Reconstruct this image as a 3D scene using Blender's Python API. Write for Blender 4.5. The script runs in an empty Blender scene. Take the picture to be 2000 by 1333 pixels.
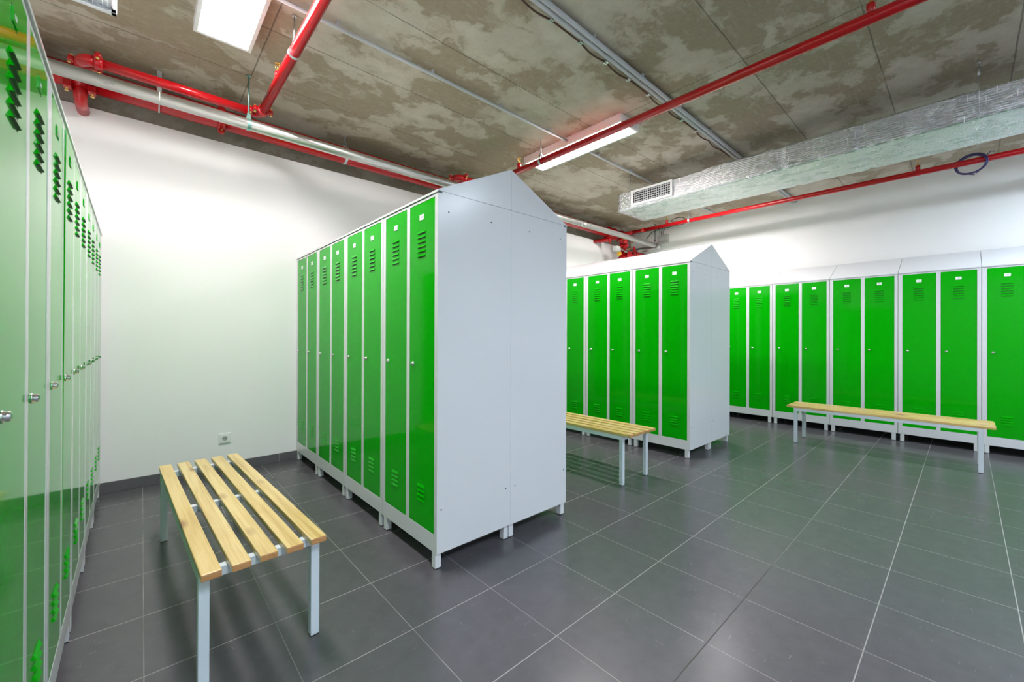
import bpy, bmesh, math, random
from mathutils import Vector, Matrix, noise

random.seed(7)
SC = bpy.context.scene
COL = SC.collection

# ------------------------------------------------------------------ camera, world, exposure
CAM_F, CAM_CY = 800.53, 655.08            # focal length and principal row, in pixels of the 2000x1333 frame
CAM_YAW, CAM_PITCH, CAM_ROLL, CAM_H = 0.7349, 0.0024, 0.0033, 1.1275
cam_data = bpy.data.cameras.new('camera')
cam = bpy.data.objects.new('camera', cam_data)
COL.objects.link(cam)
fwd = Vector((math.sin(CAM_YAW) * math.cos(CAM_PITCH), math.cos(CAM_YAW) * math.cos(CAM_PITCH), math.sin(CAM_PITCH)))
r0 = Vector((math.cos(CAM_YAW), -math.sin(CAM_YAW), 0))
u0 = r0.cross(fwd)
rt = math.cos(CAM_ROLL) * r0 + math.sin(CAM_ROLL) * u0
up = -math.sin(CAM_ROLL) * r0 + math.cos(CAM_ROLL) * u0
cam.matrix_world = Matrix(((rt.x, up.x, -fwd.x, 0), (rt.y, up.y, -fwd.y, 0), (rt.z, up.z, -fwd.z, CAM_H), (0, 0, 0, 1)))
cam_data.sensor_width = 36.0
cam_data.lens = CAM_F / 2000 * 36.0
cam_data.shift_y = (CAM_CY - 666.5) / 2000
cam_data.clip_start = 0.02
cam_data.dof.use_dof = True
cam_data.dof.focus_distance = 3.2
cam_data.dof.aperture_fstop = 5.0
SC.camera = cam

world = bpy.data.worlds.new('world')
SC.world = world
world.use_nodes = True
world.node_tree.nodes['Background'].inputs[0].default_value = (0.8, 0.9, 1.0, 1)
world.node_tree.nodes['Background'].inputs[1].default_value = 0.3
SC.view_settings.view_transform = 'Standard'
SC.view_settings.look = 'None'
SC.view_settings.gamma = 1.0
SC.view_settings.use_curve_mapping = False
SC.view_settings.exposure = 1.80
SC.cycles.use_denoising = True
SC.cycles.max_bounces = 12
SC.cycles.diffuse_bounces = 6
SC.cycles.glossy_bounces = 6
SC.cycles.sample_clamp_indirect = 6.0

LAMP_WARM = ((1.0, 0.942, 0.935), 19.5)     # the three lamps over the aisles ahead: colour, strength
LAMP_COOL = ((0.74, 0.865, 1.0), 21.0)      # two behind the camera
LAMP_COOL_NEAR = ((0.76, 0.87, 1.0), 32.0) # and the one behind it over the left lockers

# ------------------------------------------------------------------ room measures (metres)
XL, XR = -0.70, 6.62                       # left and right wall
YB, YF = 4.10, -3.2                        # back wall, wall behind the camera
ZC = 3.0                                   # ceiling
ZBAND = 2.715                              # where the white paint stops on the back wall


# ------------------------------------------------------------------ materials
class Nodes:
    def __init__(self, name):
        self.m = bpy.data.materials.new(name)
        self.m.use_nodes = True
        self.t = self.m.node_tree
        self.b = self.t.nodes['Principled BSDF']

    def n(self, kind, **kw):
        nd = self.t.nodes.new('ShaderNode' + kind)
        for k, v in kw.items():
            if k.startswith('i_'):
                key = k[2:]
                key = int(key) if key.isdigit() else key.replace('_', ' ')
                self.set(nd.inputs[key], v)
            else:
                setattr(nd, k, v)
        return nd

    def set(self, sock, v):
        if hasattr(v, 'is_output'):
            self.t.links.new(v, sock)
        else:
            sock.default_value = v

    def math(self, op, a, b=0.0, c=None):
        nd = self.n('Math', operation=op)
        self.set(nd.inputs[0], a)
        self.set(nd.inputs[1], b)
        if c is not None:
            self.set(nd.inputs[2], c)
        return nd.outputs[0]

    def mix(self, f, a, b, blend='MIX'):
        nd = self.n('Mix', data_type='RGBA', blend_type=blend)
        self.set(nd.inputs[0], f)
        self.set(nd.inputs[6], a)
        self.set(nd.inputs[7], b)
        return nd.outputs[2]

    def ramp(self, f, stops):
        nd = self.n('ValToRGB')
        el = nd.color_ramp.elements
        while len(el) < len(stops):
            el.new(0.5)
        for e, (p, c) in zip(el, stops):
            e.position = p
            e.color = c if len(c) == 4 else (*c, 1)
        self.set(nd.inputs[0], f)
        return nd.outputs[0]

    def noise(self, vec, scale, detail=4, rough=0.55, dist=0.0):
        nd = self.n('TexNoise')
        nd.inputs['Scale'].default_value = scale
        nd.inputs['Detail'].default_value = detail
        nd.inputs['Roughness'].default_value = rough
        nd.inputs['Distortion'].default_value = dist
        if vec is not None:
            self.set(nd.inputs['Vector'], vec)
        return nd.outputs['Fac']

    def mapping(self, vec, loc=(0, 0, 0), rot=(0, 0, 0), sc=(1, 1, 1)):
        nd = self.n('Mapping')
        self.set(nd.inputs[0], vec)
        nd.inputs[1].default_value = loc
        nd.inputs[2].default_value = rot
        nd.inputs[3].default_value = sc
        return nd.outputs[0]

    def bump(self, h, strength, dist=0.01):
        nd = self.n('Bump')
        nd.inputs['Strength'].default_value = strength
        nd.inputs['Distance'].default_value = dist
        self.set(nd.inputs['Height'], h)
        self.set(self.b.inputs['Normal'], nd.outputs[0])

    def p(self, **kw):
        for k, v in kw.items():
            self.set(self.b.inputs[k.replace('_', ' ')], v)
        return self

    def pos(self):
        return self.n('NewGeometry').outputs['Position']

    def obj(self):
        return self.n('TexCoord').outputs['Object']

    def rnd(self):
        return self.n('ObjectInfo').outputs['Random']

    def xyz(self, v):
        nd = self.n('SeparateXYZ')
        self.set(nd.inputs[0], v)
        return nd.outputs


def c3(r, g, b):
    """sRGB 0-255 to linear rgba."""
    f = lambda v: (v / 255 / 12.92) if v / 255 <= 0.04045 else ((v / 255 + 0.055) / 1.055) ** 2.4
    return (f(r), f(g), f(b), 1)


def plain(name, col, rough=0.5, metal=0.0, spec=0.5):
    N = Nodes(name)
    N.p(Base_Color=col, Roughness=rough, Metallic=metal)
    N.b.inputs['Specular IOR Level'].default_value = spec
    return N.m


def paint(name, col, rough, var=0.03, peel=0.05, spec=0.5):
    """Smooth factory enamel: faint orange peel and a slightly uneven sheen."""
    N = Nodes(name)
    o = N.obj()
    f = N.noise(o, 3.0, 3)
    N.p(Base_Color=N.mix(f, tuple(x * (1 - var) for x in col[:3]) + (1,), tuple(min(1, x * (1 + var)) for x in col[:3]) + (1,)),
        Roughness=rough)
    N.b.inputs['Specular IOR Level'].default_value = spec
    N.bump(N.noise(o, 22.0, 2), peel, 0.004)
    return N.m


M_GREEN = paint('green_enamel', (0.002, 0.38, 0.002, 1), 0.075, 0.02, 0.012, 0.14)
M_GREY = paint('light_grey_enamel', (0.66, 0.675, 0.69, 1), 0.20, 0.015, 0.03)
M_DARK = plain('dark_gap', (0.006, 0.008, 0.007, 1), 0.7)
M_SLOT = plain('green_slot', (0.001, 0.05, 0.004, 1), 0.6)
M_CHROME = plain('chrome', (0.75, 0.76, 0.78, 1), 0.16, 1.0)
M_RUBBER = plain('black_rubber', (0.015, 0.015, 0.016, 1), 0.7)
M_PLATE = plain('label_white', (0.85, 0.86, 0.87, 1), 0.35)
M_INK = plain('label_ink', (0.35, 0.35, 0.40, 1), 0.6)
M_FRAME = paint('bench_frame_enamel', (0.62, 0.69, 0.74, 1), 0.30, 0.015, 0.03)
M_RED = paint('red_pipe_paint', (0.44, 0.004, 0.008, 1), 0.22, 0.08, 0.05)
M_BRASS = plain('brass', (0.72, 0.47, 0.14, 1), 0.28, 1.0)
M_ZINC = plain('zinc_steel', (0.55, 0.58, 0.60, 1), 0.35, 1.0)
M_TEAL = plain('zinc_clip', (0.30, 0.55, 0.50, 1), 0.35, 0.9)
M_PVC = plain('grey_pvc', (0.50, 0.52, 0.54, 1), 0.45)
M_CABLE = plain('brown_cable', (0.10, 0.045, 0.03, 1), 0.55)
M_BLACK = plain('black_cable', (0.03, 0.03, 0.03, 1), 0.5)
M_PURPLE = plain('purple_cable', (0.06, 0.045, 0.16, 1), 0.4)
M_WHITEP = plain('white_plastic', (0.80, 0.81, 0.80, 1), 0.35)
M_GREYP = plain('grey_plastic', (0.42, 0.43, 0.40, 1), 0.5)
M_YELLOW = plain('yellow_plastic', (0.85, 0.45, 0.02, 1), 0.4)
M_LAMP = plain('lamp_housing_white', (0.80, 0.80, 0.81, 1), 0.4)


def emitter(name, col, strength):
    N = Nodes(name)
    N.p(Base_Color=(0.9, 0.9, 0.9, 1), Roughness=0.4)
    N.b.inputs['Emission Color'].default_value = (*col, 1)
    N.b.inputs['Emission Strength'].default_value = strength
    return N.m


M_EMIT_WARM = emitter('lamp_diffuser_warm', *LAMP_WARM)
M_EMIT_COOL = emitter('lamp_diffuser_cool', *LAMP_COOL)
M_EMIT_NEAR = emitter('lamp_diffuser_near', *LAMP_COOL_NEAR)


def mat_wall():
    N = Nodes('white_wall_paint')
    p = N.pos()
    N.p(Base_Color=N.mix(N.noise(p, 1.3, 3), (0.84, 0.835, 0.83, 1), (0.88, 0.875, 0.87, 1)), Roughness=0.6)
    N.bump(N.noise(p, 120, 3), 0.05, 0.003)
    return N.m


def concrete_base(N, p, sc=1.0):
    """Board-marked slab soffit: olive brown damp cement with pale grey laitance patches."""
    warp = N.noise(p, 6.0 * sc, 5, 0.62)
    wv = N.n('VectorMath', operation='ADD')
    cmb = N.n('CombineXYZ')
    N.set(cmb.inputs[0], N.math('MULTIPLY', N.math('SUBTRACT', warp, 0.5), 0.38))
    N.set(cmb.inputs[1], N.math('MULTIPLY', N.math('SUBTRACT', N.noise(p, 7.3 * sc, 5, 0.62), 0.5), 0.34))
    N.set(wv.inputs[0], p)
    N.set(wv.inputs[1], cmb.outputs[0])
    pw = wv.outputs[0]
    big = N.noise(N.mapping(pw, (0.4, 0.2, 0), (0, 0, 0.35), (1.0, 1.7, 1)), 1.55 * sc, 3, 0.5)
    mid = N.noise(N.mapping(pw, (3.1, 1.7, 0), (0, 0, -0.25), (1.2, 1.9, 1)), 3.4 * sc, 3, 0.55)
    f = N.math('ADD', N.math('MULTIPLY', big, 0.62), N.math('MULTIPLY', mid, 0.38))
    mask = N.ramp(f, [(0.47, (0, 0, 0)), (0.515, (0.62, 0.62, 0.62)), (0.64, (1, 1, 1))])
    fine = N.noise(p, 26 * sc, 6, 0.7)
    streak = N.noise(N.mapping(p, (0, 0, 0), (0, 0, 0.6), (5, 26, 1)), 1.6, 5, 0.65)
    dark = N.mix(fine, (0.205, 0.158, 0.098, 1), (0.475, 0.395, 0.275, 1))
    dark = N.mix(N.math('MULTIPLY', N.noise(p, 0.7 * sc, 2), 0.5), dark, (0.37, 0.32, 0.25, 1))
    lite = N.mix(N.noise(p, 9 * sc, 5, 0.6), (0.50, 0.455, 0.37, 1), (0.74, 0.695, 0.60, 1))
    col = N.mix(mask, dark, lite)
    col = N.mix(N.math('MULTIPLY', N.math('GREATER_THAN', streak, 0.60), 0.25), col, (0.56, 0.54, 0.47, 1))
    grit = N.noise(p, 85, 5, 0.75)
    col = N.mix(N.math('MULTIPLY', grit, 0.55), col, N.mix(0.5, col, (0.16, 0.135, 0.095, 1)), 'MIX')
    pits = N.math('LESS_THAN', N.noise(p, 60, 2, 0.5), 0.27)
    col = N.mix(N.math('MULTIPLY', pits, 0.5), col, (0.05, 0.045, 0.035, 1))
    return col, fine


def mat_ceiling():
    N = Nodes('raw_concrete_soffit')
    p = N.pos()
    x, y, z = N.xyz(p)
    col, fine = concrete_base(N, p)
    joint = None
    wob = N.math('MULTIPLY', N.math('SUBTRACT', N.noise(p, 5, 3), 0.5), 0.008)
    for ax, vals in ((y, (0.394, 1.007, 1.622, 2.240, 2.853, 3.47, -0.22, -0.83, -1.45, -2.06)), (x, (0.580, 3.010, 5.440))):
        for v in vals:
            d = N.math('ABSOLUTE', N.math('ADD', N.math('SUBTRACT', ax, v), wob))
            j = N.math('LESS_THAN', d, 0.004)
            joint = j if joint is None else N.math('MAXIMUM', joint, j)
    j2 = N.math('MULTIPLY', joint, N.math('MULTIPLY_ADD', N.noise(p, 2.2, 3), 2.2, -0.45))
    col = N.mix(N.math('MINIMUM', j2, 0.6), col, (0.045, 0.040, 0.030, 1))
    N.p(Base_Color=col, Roughness=0.75)
    N.bump(N.math('SUBTRACT', N.math('MULTIPLY', fine, 0.5), joint), 0.30, 0.006)
    return N.m


def mat_band():
    N = Nodes('raw_concrete_edge')
    p = N.pos()
    q = N.mapping(p, (0, 0, 0), (1.2, 0, 0), (1, 1, 1))
    col, fine = concrete_base(N, q, 1.6)
    N.p(Base_Color=N.mix(0.65, col, (0.17, 0.165, 0.15, 1)), Roughness=0.8)
    N.bump(fine, 0.4, 0.01)
    return N.m


TX0, TX, TY0, TY = 1.5464, 0.3840, 1.0304, 0.3924


def mat_floor():
    N = Nodes('grey_porcelain_tiles')
    p = N.pos()
    x, y, z = N.xyz(p)
    u = N.math('DIVIDE', N.math('SUBTRACT', x, TX0), TX)
    v = N.math('DIVIDE', N.math('SUBTRACT', y, TY0), TY)
    du = N.math('MULTIPLY', N.math('ABSOLUTE', N.math('SUBTRACT', u, N.math('ROUND', u))), TX)
    dv = N.math('MULTIPLY', N.math('ABSOLUTE', N.math('SUBTRACT', v, N.math('ROUND', v))), TY)
    gx = N.math('MULTIPLY', N.math('LESS_THAN', du, 0.0012), N.ramp(N.noise(p, 2.6, 2), [(0.35, (0.35, 0.35, 0.35)), (0.6, (1, 1, 1))]))
    gy = N.math('LESS_THAN', dv, 0.0017)
    grout = N.math('MAXIMUM', gx, gy)
    cell = N.n('CombineXYZ')
    N.set(cell.inputs[0], N.math('FLOOR', u))
    N.set(cell.inputs[1], N.math('FLOOR', v))
    wn = N.n('TexWhiteNoise', noise_dimensions='3D')
    N.set(wn.inputs['Vector'], cell.outputs[0])
    mott = N.noise(p, 14, 6, 0.62, 0.3)
    cloud = N.noise(N.mapping(p, sc=(1, 2.4, 1)), 3.0, 4, 0.6)
    base = N.mix(mott, (0.062, 0.059, 0.067, 1), (0.116, 0.110, 0.119, 1))
    base = N.mix(N.math('MULTIPLY', cloud, 0.35), base, (0.070, 0.067, 0.072, 1))
    base = N.mix(N.math('MULTIPLY', wn.outputs['Value'], 0.30), base, (0.070, 0.069, 0.075, 1))
    scr = N.noise(N.mapping(p, rot=(0, 0, 0.7), sc=(8, 60, 1)), 1.5, 4, 0.7)
    scr2 = N.noise(N.mapping(p, rot=(0, 0, -0.5), sc=(70, 9, 1)), 1.5, 4, 0.7)
    clump = N.math('GREATER_THAN', N.noise(p, 3.3, 2), 0.50)
    sm = N.math('MULTIPLY', N.math('MAXIMUM', N.math('GREATER_THAN', scr, 0.665), N.math('GREATER_THAN', scr2, 0.675)), clump)
    base = N.mix(N.math('MULTIPLY', sm, 0.42), base, (0.25, 0.24, 0.23, 1))
    # pale grout, dirty brown on one stretch of one joint
    dirt = N.math('MULTIPLY', N.math('LESS_THAN', N.math('ABSOLUTE', N.math('SUBTRACT', y, TY0 - TY)), 0.01),
                  N.ramp(N.math('DIVIDE', N.math('ADD', x, N.math('MULTIPLY', N.noise(p, 6, 2), 0.3)), 6.0), [(0.0, (1, 1, 1)), (0.40, (1, 1, 1)), (0.42, (0.45, 0.45, 0.45)), (0.62, (0.40, 0.40, 0.40)), (0.65, (0, 0, 0))]))
    gcol = N.mix(N.noise(p, 4, 3), (0.16, 0.152, 0.145, 1), (0.38, 0.365, 0.345, 1))
    gcol = N.mix(dirt, gcol, (0.045, 0.038, 0.030, 1))
    N.p(Base_Color=N.mix(grout, base, gcol),
        Roughness=N.math('MULTIPLY_ADD', grout, 0.3, 0.27))
    N.bump(N.math('MULTIPLY', grout, -1.0), 0.25, 0.002)
    return N.m


def mat_skirting():
    N = Nodes('grey_skirting_tiles')
    p = N.pos()
    x, y, z = N.xyz(p)
    u = N.math('DIVIDE', N.math('SUBTRACT', N.math('ADD', x, y), TX0), TX)
    du = N.math('MULTIPLY', N.math('ABSOLUTE', N.math('SUBTRACT', u, N.math('ROUND', u))), TX)
    base = N.mix(N.noise(p, 14, 5), (0.085, 0.083, 0.090, 1), (0.135, 0.13, 0.138, 1))
    N.p(Base_Color=N.mix(N.math('LESS_THAN', du, 0.0016), base, (0.32, 0.31, 0.30, 1)), Roughness=0.38)
    return N.m


def mat_wood():
    N = Nodes('varnished_pine')
    o = N.obj()
    r = N.rnd()
    sh = N.n('VectorMath', operation='ADD')
    cmb = N.n('CombineXYZ')
    N.set(cmb.inputs[0], N.math('MULTIPLY', r, 13.0))
    N.set(cmb.inputs[1], N.math('MULTIPLY', r, 7.0))
    N.set(sh.inputs[0], o)
    N.set(sh.inputs[1], cmb.outputs[0])
    q = sh.outputs[0]
    warp = N.noise(N.mapping(q, sc=(3, 1.2, 3)), 2.2, 2)
    ring = N.noise(N.mapping(q, sc=(34, 1.1, 34)), 1.6, 4, 0.6, 0.6)
    ring2 = N.noise(N.mapping(q, sc=(160, 3.5, 160)), 1.0, 3, 0.6)
    col = N.ramp(N.math('ADD', N.math('MULTIPLY', ring, 0.75), N.math('MULTIPLY', warp, 0.25)),
                 [(0.32, (0.42, 0.22, 0.055)), (0.44, (0.62, 0.42, 0.15)), (0.58, (0.76, 0.575, 0.265)), (0.70, (0.70, 0.51, 0.21)), (0.76, (0.50, 0.29, 0.08))])
    col = N.mix(N.math('MULTIPLY', N.math('GREATER_THAN', ring2, 0.62), 0.22), col, (0.42, 0.23, 0.06, 1))
    col = N.mix(N.math('MULTIPLY', r, 0.40), col, (0.66, 0.43, 0.13, 1))
    vo = N.n('TexVoronoi', feature='F1')
    N.set(vo.inputs['Vector'], N.mapping(q, sc=(9, 3.1, 0.5)))
    vo.inputs['Scale'].default_value = 1.0
    knot = N.ramp(vo.outputs['Distance'], [(0.05, (1, 1, 1)), (0.12, (0.55, 0.55, 0.55)), (0.21, (0, 0, 0))])
    col = N.mix(N.math('MULTIPLY', knot, 0.92), col, (0.27, 0.105, 0.02, 1))
    # end grain is darker and ringed
    nz = N.xyz(N.n('NewGeometry').outputs['Normal'])
    tn = N.n('VectorTransform', vector_type='NORMAL', convert_from='WORLD', convert_to='OBJECT')
    N.set(tn.inputs[0], N.n('NewGeometry').outputs['Normal'])
    ny = N.math('ABSOLUTE', N.xyz(tn.outputs[0])[1])
    endm = N.math('GREATER_THAN', ny, 0.75)
    rings = N.noise(N.mapping(q, rot=(0, 0.4, 0), sc=(20, 0.2, 170)), 1.2, 3, 0.5, 1.0)
    endc = N.mix(rings, (0.34, 0.14, 0.035, 1), (0.66, 0.36, 0.15, 1))
    N.p(Base_Color=N.mix(endm, col, endc), Roughness=0.30)
    N.b.inputs['Coat Weight'].default_value = 0.25
    N.b.inputs['Coat Roughness'].default_value = 0.15
    N.bump(ring2, 0.08, 0.002)
    return N.m


def mat_foil():
    N = Nodes('crinkled_foil')
    o = N.obj()
    q = N.mapping(o, rot=(0, 0, 0), sc=(1, 1, 1))
    x, y, z = N.xyz(q)
    ys = N.math('ADD', y, N.math('MULTIPLY', N.noise(q, 9, 3), 0.03))
    zx = N.math('ADD', N.math('ADD', z, N.math('MULTIPLY', x, 1.0)), N.math('MULTIPLY', N.math('SUBTRACT', N.noise(q, 5, 3), 0.5), 0.022))
    cz = N.math('ABSOLUTE', N.math('SUBTRACT', N.math('FRACT', N.math('DIVIDE', zx, 0.0165)), 0.5))
    row = N.math('FLOOR', N.math('DIVIDE', zx, 0.05))
    cy = N.math('ABSOLUTE', N.math('SUBTRACT', N.math('FRACT', N.math('ADD', N.math('DIVIDE', ys, 0.135), N.math('MULTIPLY', row, 0.37))), 0.5))
    ridge = N.math('MAXIMUM', N.math('MULTIPLY', N.math('LESS_THAN', cz, 0.085), N.math('GREATER_THAN', N.noise(N.mapping(q, sc=(1, 0.5, 1)), 11, 3), 0.46)), N.math('MULTIPLY', N.math('LESS_THAN', cy, 0.02), N.math('GREATER_THAN', N.noise(q, 4, 2), 0.52)))
    crin = N.noise(N.mapping(q, rot=(0.5, 0.2, 0.1), sc=(1, 0.55, 1.6)), 30, 5, 0.7, 1.2)
    soft = N.noise(q, 7, 3)
    h = N.math('ADD', N.math('MULTIPLY', ridge, 0.55), N.math('ADD', N.math('MULTIPLY', crin, 1.0), N.math('MULTIPLY', soft, 0.7)))
    N.p(Base_Color=N.mix(ridge, (0.66, 0.68, 0.71, 1), (0.97, 0.97, 0.98, 1)), Metallic=1.0,
        Roughness=N.math('MULTIPLY_ADD', ridge, 0.2, 0.15))
    N.bump(h, 0.8, 0.013)
    return N.m


def mat_galv():
    N = Nodes('galvanised_steel')
    o = N.obj()
    vo = N.n('TexVoronoi', feature='F1')
    N.set(vo.inputs['Vector'], N.mapping(o, sc=(0.5, 1, 1)))
    vo.inputs['Scale'].default_value = 60
    sp = N.noise(N.mapping(o, sc=(0.35, 1, 1)), 24, 5, 0.7)
    stain = N.math('GREATER_THAN', N.noise(N.mapping(o, sc=(0.6, 1, 1)), 16, 5, 0.75), 0.60)
    col = N.mix(sp, (0.40, 0.405, 0.38, 1), (0.62, 0.63, 0.60, 1))
    col = N.mix(N.math('MULTIPLY', stain, 0.5), col, (0.28, 0.28, 0.25, 1))
    N.p(Base_Color=col, Metallic=0.95, Roughness=N.math('MULTIPLY_ADD', sp, 0.22, 0.25))
    N.bump(N.noise(o, 40, 3), 0.10, 0.004)
    return N.m


M_WALL, M_CEIL, M_BAND, M_FLOOR, M_SKIRT = mat_wall(), mat_ceiling(), mat_band(), mat_floor(), mat_skirting()
M_WOOD, M_FOIL, M_GALV = mat_wood(), mat_foil(), mat_galv()


# ------------------------------------------------------------------ mesh helpers
class MB:
    """Collects solids into one mesh."""

    def __init__(self):
        self.bm = bmesh.new()

    def _mark(self, faces, mi, smooth=False):
        for f in faces:
            f.material_index = mi
            f.smooth = smooth

    def box(self, lo, hi, mi=0, bev=0.0, seg=1):
        t = bmesh.new()
        g = bmesh.ops.create_cube(t, size=1.0)
        lo, hi = Vector(lo), Vector(hi)
        for v in t.verts:
            v.co = Vector(((lo[k] + hi[k]) / 2 + v.co[k] * (hi[k] - lo[k]) for k in range(3)))
        if bev > 0:
            bmesh.ops.bevel(t, geom=t.edges[:], offset=bev, segments=seg, profile=0.6, affect='EDGES')
        self.merge(t, mi)
        return self

    def merge(self, t, mi=None, smooth=None):
        me = bpy.data.meshes.new('tmp')
        if mi is not None:
            for f in t.faces:
                f.material_index = mi
        if smooth is not None:
            for f in t.faces:
                f.smooth = smooth
        t.to_mesh(me)
        t.free()
        self.bm.from_mesh(me)
        bpy.data.meshes.remove(me)

    def quad(self, pts, mi=0):
        f = self.bm.faces.new([self.bm.verts.new(p) for p in pts])
        f.material_index = mi
        return self

    def prism(self, prof, x0, x1, mi=0):
        """profile of (y, z) points extruded along x."""
        a = [self.bm.verts.new((x0, y, z)) for y, z in prof]
        b = [self.bm.verts.new((x1, y, z)) for y, z in prof]
        n = len(prof)
        fs = [self.bm.faces.new(a), self.bm.faces.new(b[::-1])]
        for i in range(n):
            fs.append(self.bm.faces.new([a[i], b[i], b[(i + 1) % n], a[(i + 1) % n]]))
        self._mark(fs, mi)
        bmesh.ops.recalc_face_normals(self.bm, faces=fs)
        return self

    def sweep(self, pts, r, seg=20, mi=0, cap=True, radii=None):
        """round tube along a polyline."""
        pts = [Vector(p) for p in pts]
        n = len(pts)
        tang = []
        for i in range(n):
            d = (pts[min(i + 1, n - 1)] - pts[max(i - 1, 0)])
            tang.append(d.normalized())
        ref = Vector((0, 0, 1)) if abs(tang[0].z) < 0.9 else Vector((1, 0, 0))
        u = tang[0].cross(ref).normalized()
        rings = []
        for i in range(n):
            u = (u - tang[i] * u.dot(tang[i])).normalized()
            w = tang[i].cross(u)
            k = 1.0
            if 0 < i < n - 1:
                a = (pts[i] - pts[i - 1]).normalized().dot((pts[i + 1] - pts[i]).normalized())
                k = 1.0 / max(0.6, math.sqrt(max(0.0, (1 + a) / 2)))
            rr = (radii[i] if radii else r) * (k if k < 1.05 else 1.0)
            rings.append([self.bm.verts.new(pts[i] + (u * math.cos(2 * math.pi * j / seg) + w * math.sin(2 * math.pi * j / seg)) * rr) for j in range(seg)])
        fs = []
        for i in range(n - 1):
            for j in range(seg):
                fs.append(self.bm.faces.new([rings[i][j], rings[i][(j + 1) % seg], rings[i + 1][(j + 1) % seg], rings[i + 1][j]]))
        self._mark(fs, mi, True)
        if cap:
            caps = [self.bm.faces.new(rings[0][::-1]), self.bm.faces.new(rings[-1])]
            self._mark(caps, mi)
            fs += caps
        bmesh.ops.recalc_face_normals(self.bm, faces=fs)
        return self

    def cyl(self, a, b, r, seg=20, mi=0):
        return self.sweep([a, b], r, seg, mi)

    def lathe(self, origin, axis, prof, seg=20, mi=0):
        """prof: list of (distance along axis, radius)."""
        o, ax = Vector(origin), Vector(axis).normalized()
        return self.sweep([o + ax * d for d, _ in prof], 0, seg, mi, True, [max(rr, 0.0003) for _, rr in prof])


def link(o, parent=None):
    COL.objects.link(o)
    if parent is not None:
        o.parent = parent
    return o


def obj(name, mb, mats, parent=None, loc=None, rot=None):
    me = bpy.data.meshes.new(name)
    mb.bm.to_mesh(me)
    mb.bm.free()
    for m in (mats if isinstance(mats, (list, tuple)) else [mats]):
        me.materials.append(m)
    o = bpy.data.objects.new(name, me)
    link(o, parent)
    if loc is not None:
        o.location = loc
    if rot is not None:
        o.rotation_euler = rot
    return o


def tag(o, label, cat, group=None):
    o['label'] = label
    o['category'] = cat
    if group:
        o['group'] = group
    return o


def thing(name, label, cat, loc=(0, 0, 0), rz=0.0, group=None):
    o = bpy.data.objects.new(name, None)
    o.empty_display_size = 0.1
    link(o)
    o.location = loc
    o.rotation_euler = (0, 0, rz)
    return tag(o, label, cat, group)


def struct(name, mb, mats):
    o = obj(name, mb, mats)
    o['kind'] = 'structure'
    return o


def dup(root, loc, rz, label, group=None):
    """copy a thing with its parts and their sub-parts (mesh data shared)."""
    r = root.copy()
    link(r)
    r.location = loc
    r.rotation_euler = (0, 0, rz)
    r['label'] = label
    if group:
        r['group'] = group
    for ch in list(root.children):
        c = ch.copy()
        link(c, r)
        for g in list(ch.children):
            link(g.copy(), c)
    return r


def arc(c, a, b, r, n=8):
    """points of a 90 degree bend at corner c between directions a (incoming from) and b (outgoing to)."""
    c, a, b = Vector(c), Vector(a).normalized(), Vector(b).normalized()
    out = []
    for i in range(n + 1):
        t = math.pi / 2 * i / n
        ctr = c + (a + b) * r
        out.append(ctr - b * r * math.cos(t) - a * r * math.sin(t))
    return out


# ------------------------------------------------------------------ the room
struct('floor', MB().box((XL - 0.1, YF - 0.1, -0.1), (XR + 0.1, YB + 0.1, 0.0)), M_FLOOR)
struct('ceiling', MB().box((XL - 0.1, YF - 0.1, ZC), (XR + 0.1, YB + 0.1, ZC + 0.12)), M_CEIL)
wb = MB()
wb.box((XL - 0.1, YB, 0.0), (XR + 0.1, YB + 0.1, ZBAND), 0)
wb.box((XL - 0.1, YB + 0.012, ZBAND), (XR + 0.1, YB + 0.1, ZC), 1)
struct('wall_back', wb, [M_WALL, M_BAND])
struct('wall_right', MB().box((XR, YF, 0.0), (XR + 0.1, YB, ZC)), M_WALL)
struct('wall_left', MB().box((XL - 0.1, YF, 0.0), (XL, YB, ZC)), M_WALL)
struct('wall_front', MB().box((XL - 0.1, YF - 0.1, 0.0), (XR + 0.1, YF, ZC)), M_WALL)
struct('baseboard_back', MB().box((XL, YB - 0.009, 0.0), (XR, YB, 0.077), 0, 0.0015), M_SKIRT)
struct('baseboard_right', MB().box((XR - 0.009, YF, 0.0), (XR, YB - 0.009, 0.077), 0, 0.0015), M_SKIRT)

# ------------------------------------------------------------------ ceiling lamps
LW, LL, LH = 0.292, 1.170, 0.068


def make_lamp(label, emit, loc):
    t = thing('ceiling_lamp', label, 'ceiling lamp', loc, 0, 'flat panel lamps on the ceiling')
    h = MB()
    wx, ly, r = LW / 2, LL / 2, 0.021
    # tray with a raised rim: four rim bars, a back plate, so the diffuser sits recessed
    h.box((-wx, -ly, 0.012), (wx, ly, LH), 0, 0.002)
    h.box((-wx, -ly, 0), (-wx + r, ly, 0.013), 0, 0.001)
    h.box((wx - r, -ly, 0), (wx, ly, 0.013), 0, 0.001)
    h.box((-wx + r, -ly, 0), (wx - r, -ly + r, 0.013), 0, 0.001)
    h.box((-wx + r, ly - r, 0), (wx - r, ly, 0.013), 0, 0.001)
    obj('housing', h, M_LAMP, t)
    obj('diffuser', MB().box((-wx + r, -ly + r, 0.003), (wx - r, ly - r, 0.0118)), emit, t)
    return t


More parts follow.
